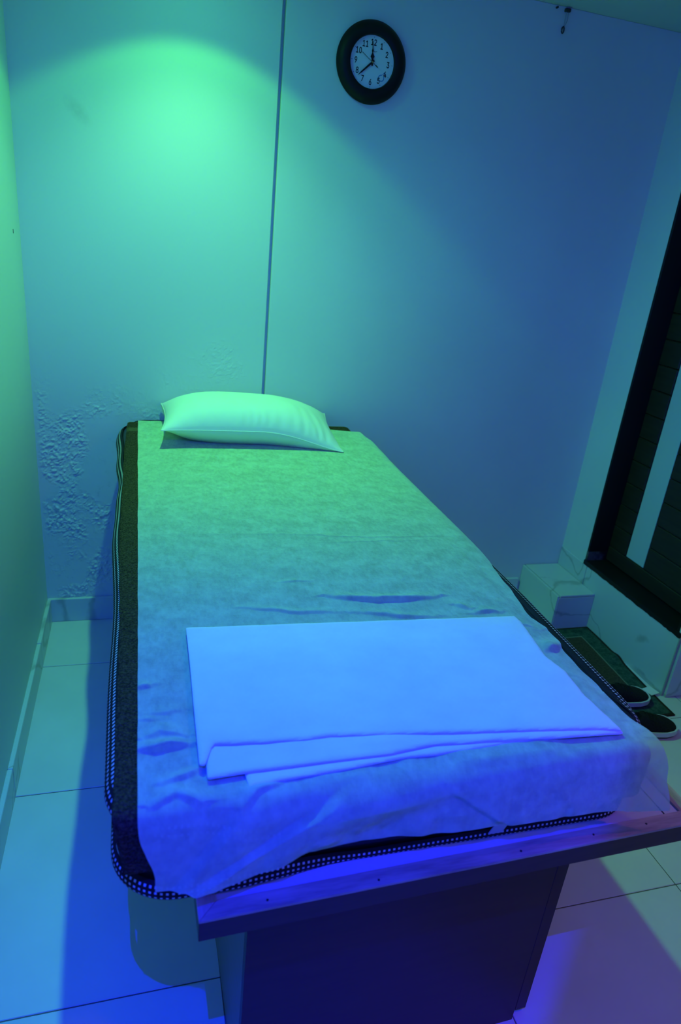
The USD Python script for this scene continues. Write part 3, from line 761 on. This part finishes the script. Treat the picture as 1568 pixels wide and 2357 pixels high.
def hand(pts, ang, z, th=.0008):
    m = prism(Polygon(pts), 0, th); m.apply_transform(trimesh.transformations.rotation_matrix(math.radians(90 - ang) - math.pi / 2, [0, 0, 1])); m.apply_translation([0, 0, z]); return m
def spade(L, w, bulge):
    pts = [(-w, -.010)]
    right = [(w, -.010), (w * 1.1, .006), (bulge * .5, .010), (bulge, .0155), (bulge * .55, .021), (w * .55, .026), (w * 1.2, .032), (w * .5, .037), (w * .25, L)]
    return [(-a, b_) for a, b_ in right] + [(a, b_) for a, b_ in right[::-1]]
obj('hour_hand', hand(spade(.057, .0026, .0068), -3.5, .0185), 'clock_ink', ck)
obj('minute_hand', hand([(-.0030, -.008), (.0030, -.008), (.0028, .02), (.0022, .045), (.0004, .060), (-.0004, .060), (-.0022, .045), (-.0028, .02)], 227, .0197), 'clock_ink', ck)
obj('second_hand', hand([(-.0005, -.012), (-.0016, -.014), (-.0014, -.023), (.0014, -.023), (.0016, -.014), (.0005, -.012), (.0007, .043), (-.0007, .043)], 302, .0208, .0005), 'clock_ink', ck)
obj('pivot', trimesh.creation.cylinder(radius=.0028, height=.003, sections=20, transform=trimesh.transformations.translation_matrix([0, 0, .0215])), 'clock_brass', ck)
th = np.linspace(0, 2 * np.pi, 40)
drop = np.column_stack([.0105 * np.cos(th), .0095 * np.sin(th)]); drop += np.exp(-((th - np.pi * .30) / .28) ** 2)[:, None] * np.array([.004, .010])
sp = Polygon(drop).difference(Polygon(drop * .76))
m = prism(sp, 0, .0004) if sp.geom_type == 'Polygon' else cat_(*[prism(q_, 0, .0004) for q_ in sp.geoms])
m.apply_translation([.0355, -.0390, .0166]); obj('emblem', m, 'clock_blue', ck)
obj('emblem_mark', tube([(.002, .0305, .0168), (.005, .0292, .0168), (.009, .0298, .0168), (.013, .0312, .0168)], .0007, 5), 'clock_ink', ck)

# ------------------------------------------------------------------ hook and nail high on the back wall
hk = thing('ceiling_hook', (1.750, 0, CEIL - .004), label='small dark wall bracket with a clear strap and ring just below the ceiling', cat='hook')
obj('bracket', bx(-.008, .012, -.012, 0.0, -.012, -.001, .002), 'steel_dark', hk)
obj('strap', cat_(tube([(-.002, -.006, -.012), (-.003, -.007, -.035), (-.002, -.006, -.054)], .0012, 6), tube([(.006, -.006, -.012), (.007, -.007, -.035), (-.001, -.006, -.054)], .0012, 6)), 'clear_plastic', hk)
a_ = np.linspace(0, 2 * np.pi, 25)
obj('ring', tube(np.column_stack([-.003 + .0045 * np.cos(a_), np.full(25, -.006), -.063 + .0095 * np.sin(a_)]), .0021, 6), 'steel_dark', hk)
obj('wall_nail', trimesh.creation.cylinder(radius=.0035, height=.008, sections=12, transform=trimesh.transformations.translation_matrix([1.712, -.004, CEIL - .008]) @ trimesh.transformations.rotation_matrix(math.pi / 2, [1, 0, 0])), 'steel_dark', label='tiny dark nail head beside the hook at the ceiling line', cat='nail')
obj('wall_chip', bx(0, .0012, -.1345, -.1310, 1.409, 1.421, .0005), 'steel_dark', label='tiny dark pin in the left wall near the corner', cat='pin')

# ------------------------------------------------------------------ door mat, shoes, paper
mx0, mx1, my0, my1 = 1.83, 2.236, -.900, -.306
dm = thing('door_mat', label='brown door mat with a green patterned border on the floor below the door', cat='mat')
def mat_z(x, y):
    return .006 + .012 * np.exp(-((y + .545) / .035) ** 2) * smoothstep(2.12, 2.23, x) + .001 * fbm2(x, y, 30, 2, 61)
def mat_x(u, y):
    right = mx1 + .006 - .030 * smoothstep(-.35, -.9, y) * 1.0 - .004 * np.exp(-((y + .545) / .05) ** 2)
    return mx0 + (right - mx0) * u
def mat_piece(u0, u1, y0, y1, mat, nm, dz=0.0):
    Uq, Yq = np.meshgrid(np.linspace(u0, u1, 24), np.linspace(y0, y1, 70), indexing='ij')
    Xq = mat_x(Uq, Yq); Zq = mat_z(Xq, Yq) + dz
    top = grid(np.stack([Xq, Yq, Zq], -1)); bot = grid(np.stack([Xq, Yq, Zq - .005], -1))
    if top.face_normals[:, 2].mean() < 0: top.faces = top.faces[:, ::-1]
    bot.faces = bot.faces[:, ::-1] if bot.face_normals[:, 2].mean() > 0 else bot.faces
    ringi = np.r_[np.arange(24) * 70, 23 * 70 + np.arange(1, 70), (22 - np.arange(23)) * 70 + 69, np.arange(68, 0, -1)]
    n0 = len(top.vertices); k = np.roll(ringi, -1)
    walls = np.vstack([np.stack([ringi, k, ringi + n0], 1), np.stack([k, k + n0, ringi + n0], 1)])
    return obj(nm, trimesh.Trimesh(np.vstack([top.vertices, bot.vertices]), np.vstack([top.faces, bot.faces + n0, walls]), process=False), mat, dm, smooth=40)
mat_piece(0, 1, my0, my1, 'mat_edge', 'edge_binding')
mat_piece(.025, .972, my0 + .010, my1 - .010, 'mat_border', 'border', .0008)
mat_piece(.20, .815, my0 + .07, my1 - .07, 'mat_line', 'border_line', .0014)
mat_piece(.215, .800, my0 + .077, my1 - .077, 'mat_field', 'field', .0020)

def shoe(loc, rz, label):
    t = thing('shoe', loc, rz, label=label, cat='shoe', group='pair of black canvas shoes')
    L = .265
    xs_ = np.linspace(0, 1, 44)                      # heel -> toe
    wid = np.interp(xs_, [0, .03, .10, .25, .45, .62, .76, .88, .95, .985, 1], [.012, .024, .032, .033, .034, .042, .047, .043, .033, .020, .004])
    def ring(i, z0, z1, k=20, off=0, top=None):
        a = np.linspace(0, 2 * np.pi, k, endpoint=False)
        return a
    # sole: extruded outline
    ol = np.vstack([np.column_stack([xs_ * L, wid]), np.column_stack([xs_ * L, -wid])[::-1]])
    P_ = Polygon(ol).buffer(.003).buffer(-.001)
    obj('outsole', prism(P_.buffer(-.001), .0, .006), 'shoe_sole', t, smooth=30)
    obj('sole_band', prism(P_.buffer(.002), .006, .024), 'shoe_rubber', t, smooth=30, label='white rubber sole band')
    # upper: lofted
    hgt = np.interp(xs_, [0, .05, .2, .38, .5, .62, .76, .9, .97, 1], [.066, .072, .070, .074, .074, .062, .046, .034, .027, .023])
    K = 28
    th_ = np.linspace(0, np.pi, K)
    rows_ = []
    for i, xx in enumerate(xs_):
        cw = np.cos(th_); sw = np.sin(th_)
        e = 2.4
        yy_ = wid[i] * np.sign(cw) * np.abs(cw) ** (2 / e); zz_ = .018 + (hgt[i] - .018) * np.abs(sw) ** (2 / e)
        rows_.append(np.column_stack([np.full(K, xx * L), yy_, zz_]))
    up_ = grid(np.array(rows_)); up_.fix_normals()
    # opening for the foot: sink the collar region
    vv = up_.vertices.copy()
    col = ((vv[:, 0] / L - .22) / .20) ** 2 + (vv[:, 1] / .026) ** 2
    sink = np.clip(1 - col, 0, 1)
    vv[:, 2] -= np.where(vv[:, 2] > .055, smoothstep(0, .25, sink) * .045, 0)
    up_ = trimesh.Trimesh(vv, up_.faces, process=False)
    if (up_.face_normals[:, 2]).mean() < 0: up_.faces = up_.faces[:, ::-1]
    obj('upper', up_, 'shoe_canvas', t, smooth=50)
    for k in range(4):
        xk = L * (.50 + .055 * k); hk_ = float(np.interp(xk / L, xs_, hgt))
        obj('lace', tube([(xk, -.024, hk_ - .010), (xk + .001, -.012, hk_ - .001), (xk + .002, 0, hk_ + .0015), (xk + .001, .012, hk_ - .001), (xk, .024, hk_ - .010)], .0026, 7), 'shoe_canvas', t, smooth=50)
    return t
shoe((1.892, -.808, .010), 2, 'black canvas shoe on the door mat, the one nearer the corner step')
shoe((1.884, -.950, .004), -2, 'black canvas shoe at the mat end, the one nearer the viewer')
pc = bx(-.024, .024, -.022, .022, 0, .0012, .0003); pc.apply_transform(trimesh.transformations.rotation_matrix(.25, [0, 0, 1])); pc.apply_transform(trimesh.transformations.rotation_matrix(.05, [0, 1, 0])); pc.apply_translation([2.208, -.768, .0118])
obj('paper_scrap', pc, 'paper', label='small pale square of card lying on the door mat by the shoes', cat='paper')

# ------------------------------------------------------------------ ceiling lamps (above the frame)
def lamp(name, at, glow, label, shade=None, r=.045):
    t = thing(name, (at[0], at[1], CEIL), label=label, cat='lamp')
    obj('trim_ring', lathe([(r, 0), (r + .014, 0), (r + .014, -.004), (r + .008, -.007), (r, -.004), (r, 0)], 48), 'lamp_trim', t, smooth=30)
    obj('glow_disc', trimesh.creation.cylinder(radius=r - .001, height=.002, sections=40, transform=trimesh.transformations.translation_matrix([0, 0, -.0012])), glow, t)
    return t
lamp('unseen_ceiling_spotlight', GREEN_AT, 'lamp_glow_green', 'green recessed ceiling spotlight over the pillow')
bl_ = lamp('unseen_ceiling_spotlight', BLUE_AT, 'lamp_glow_blue', 'blue ceiling spotlight with an unseen light blocker over the foot of the bed')
az = np.radians(np.linspace(47.5, 140, 30))          # measured from +y towards +x
rr = .125
outr = np.column_stack([rr * np.sin(az), rr * np.cos(az)]); inn = np.column_stack([(rr - .002) * np.sin(az), (rr - .002) * np.cos(az)])
obj('unseen_blocker', prism(Polygon(np.vstack([outr, inn[::-1]])), -.34, 0), 'blocker_black', bl_)  # unseen blocker, placed to shade the right-hand floor from the blue lamp
lamp('unseen_ceiling_spotlight', (1.75, -2.72), 'unseen_lamp_glow', 'unseen dim ceiling lamp placed to lift the ambient light, farthest from the pillow', r=.065)  # out of view; goes with the ambient light
lamp('unseen_ceiling_spotlight', (1.85, -2.10), 'unseen_lamp_glow', 'unseen pinkish ceiling spotlight placed to tint the open floor beside the bed')  # out of view; goes with the pink light on the floor
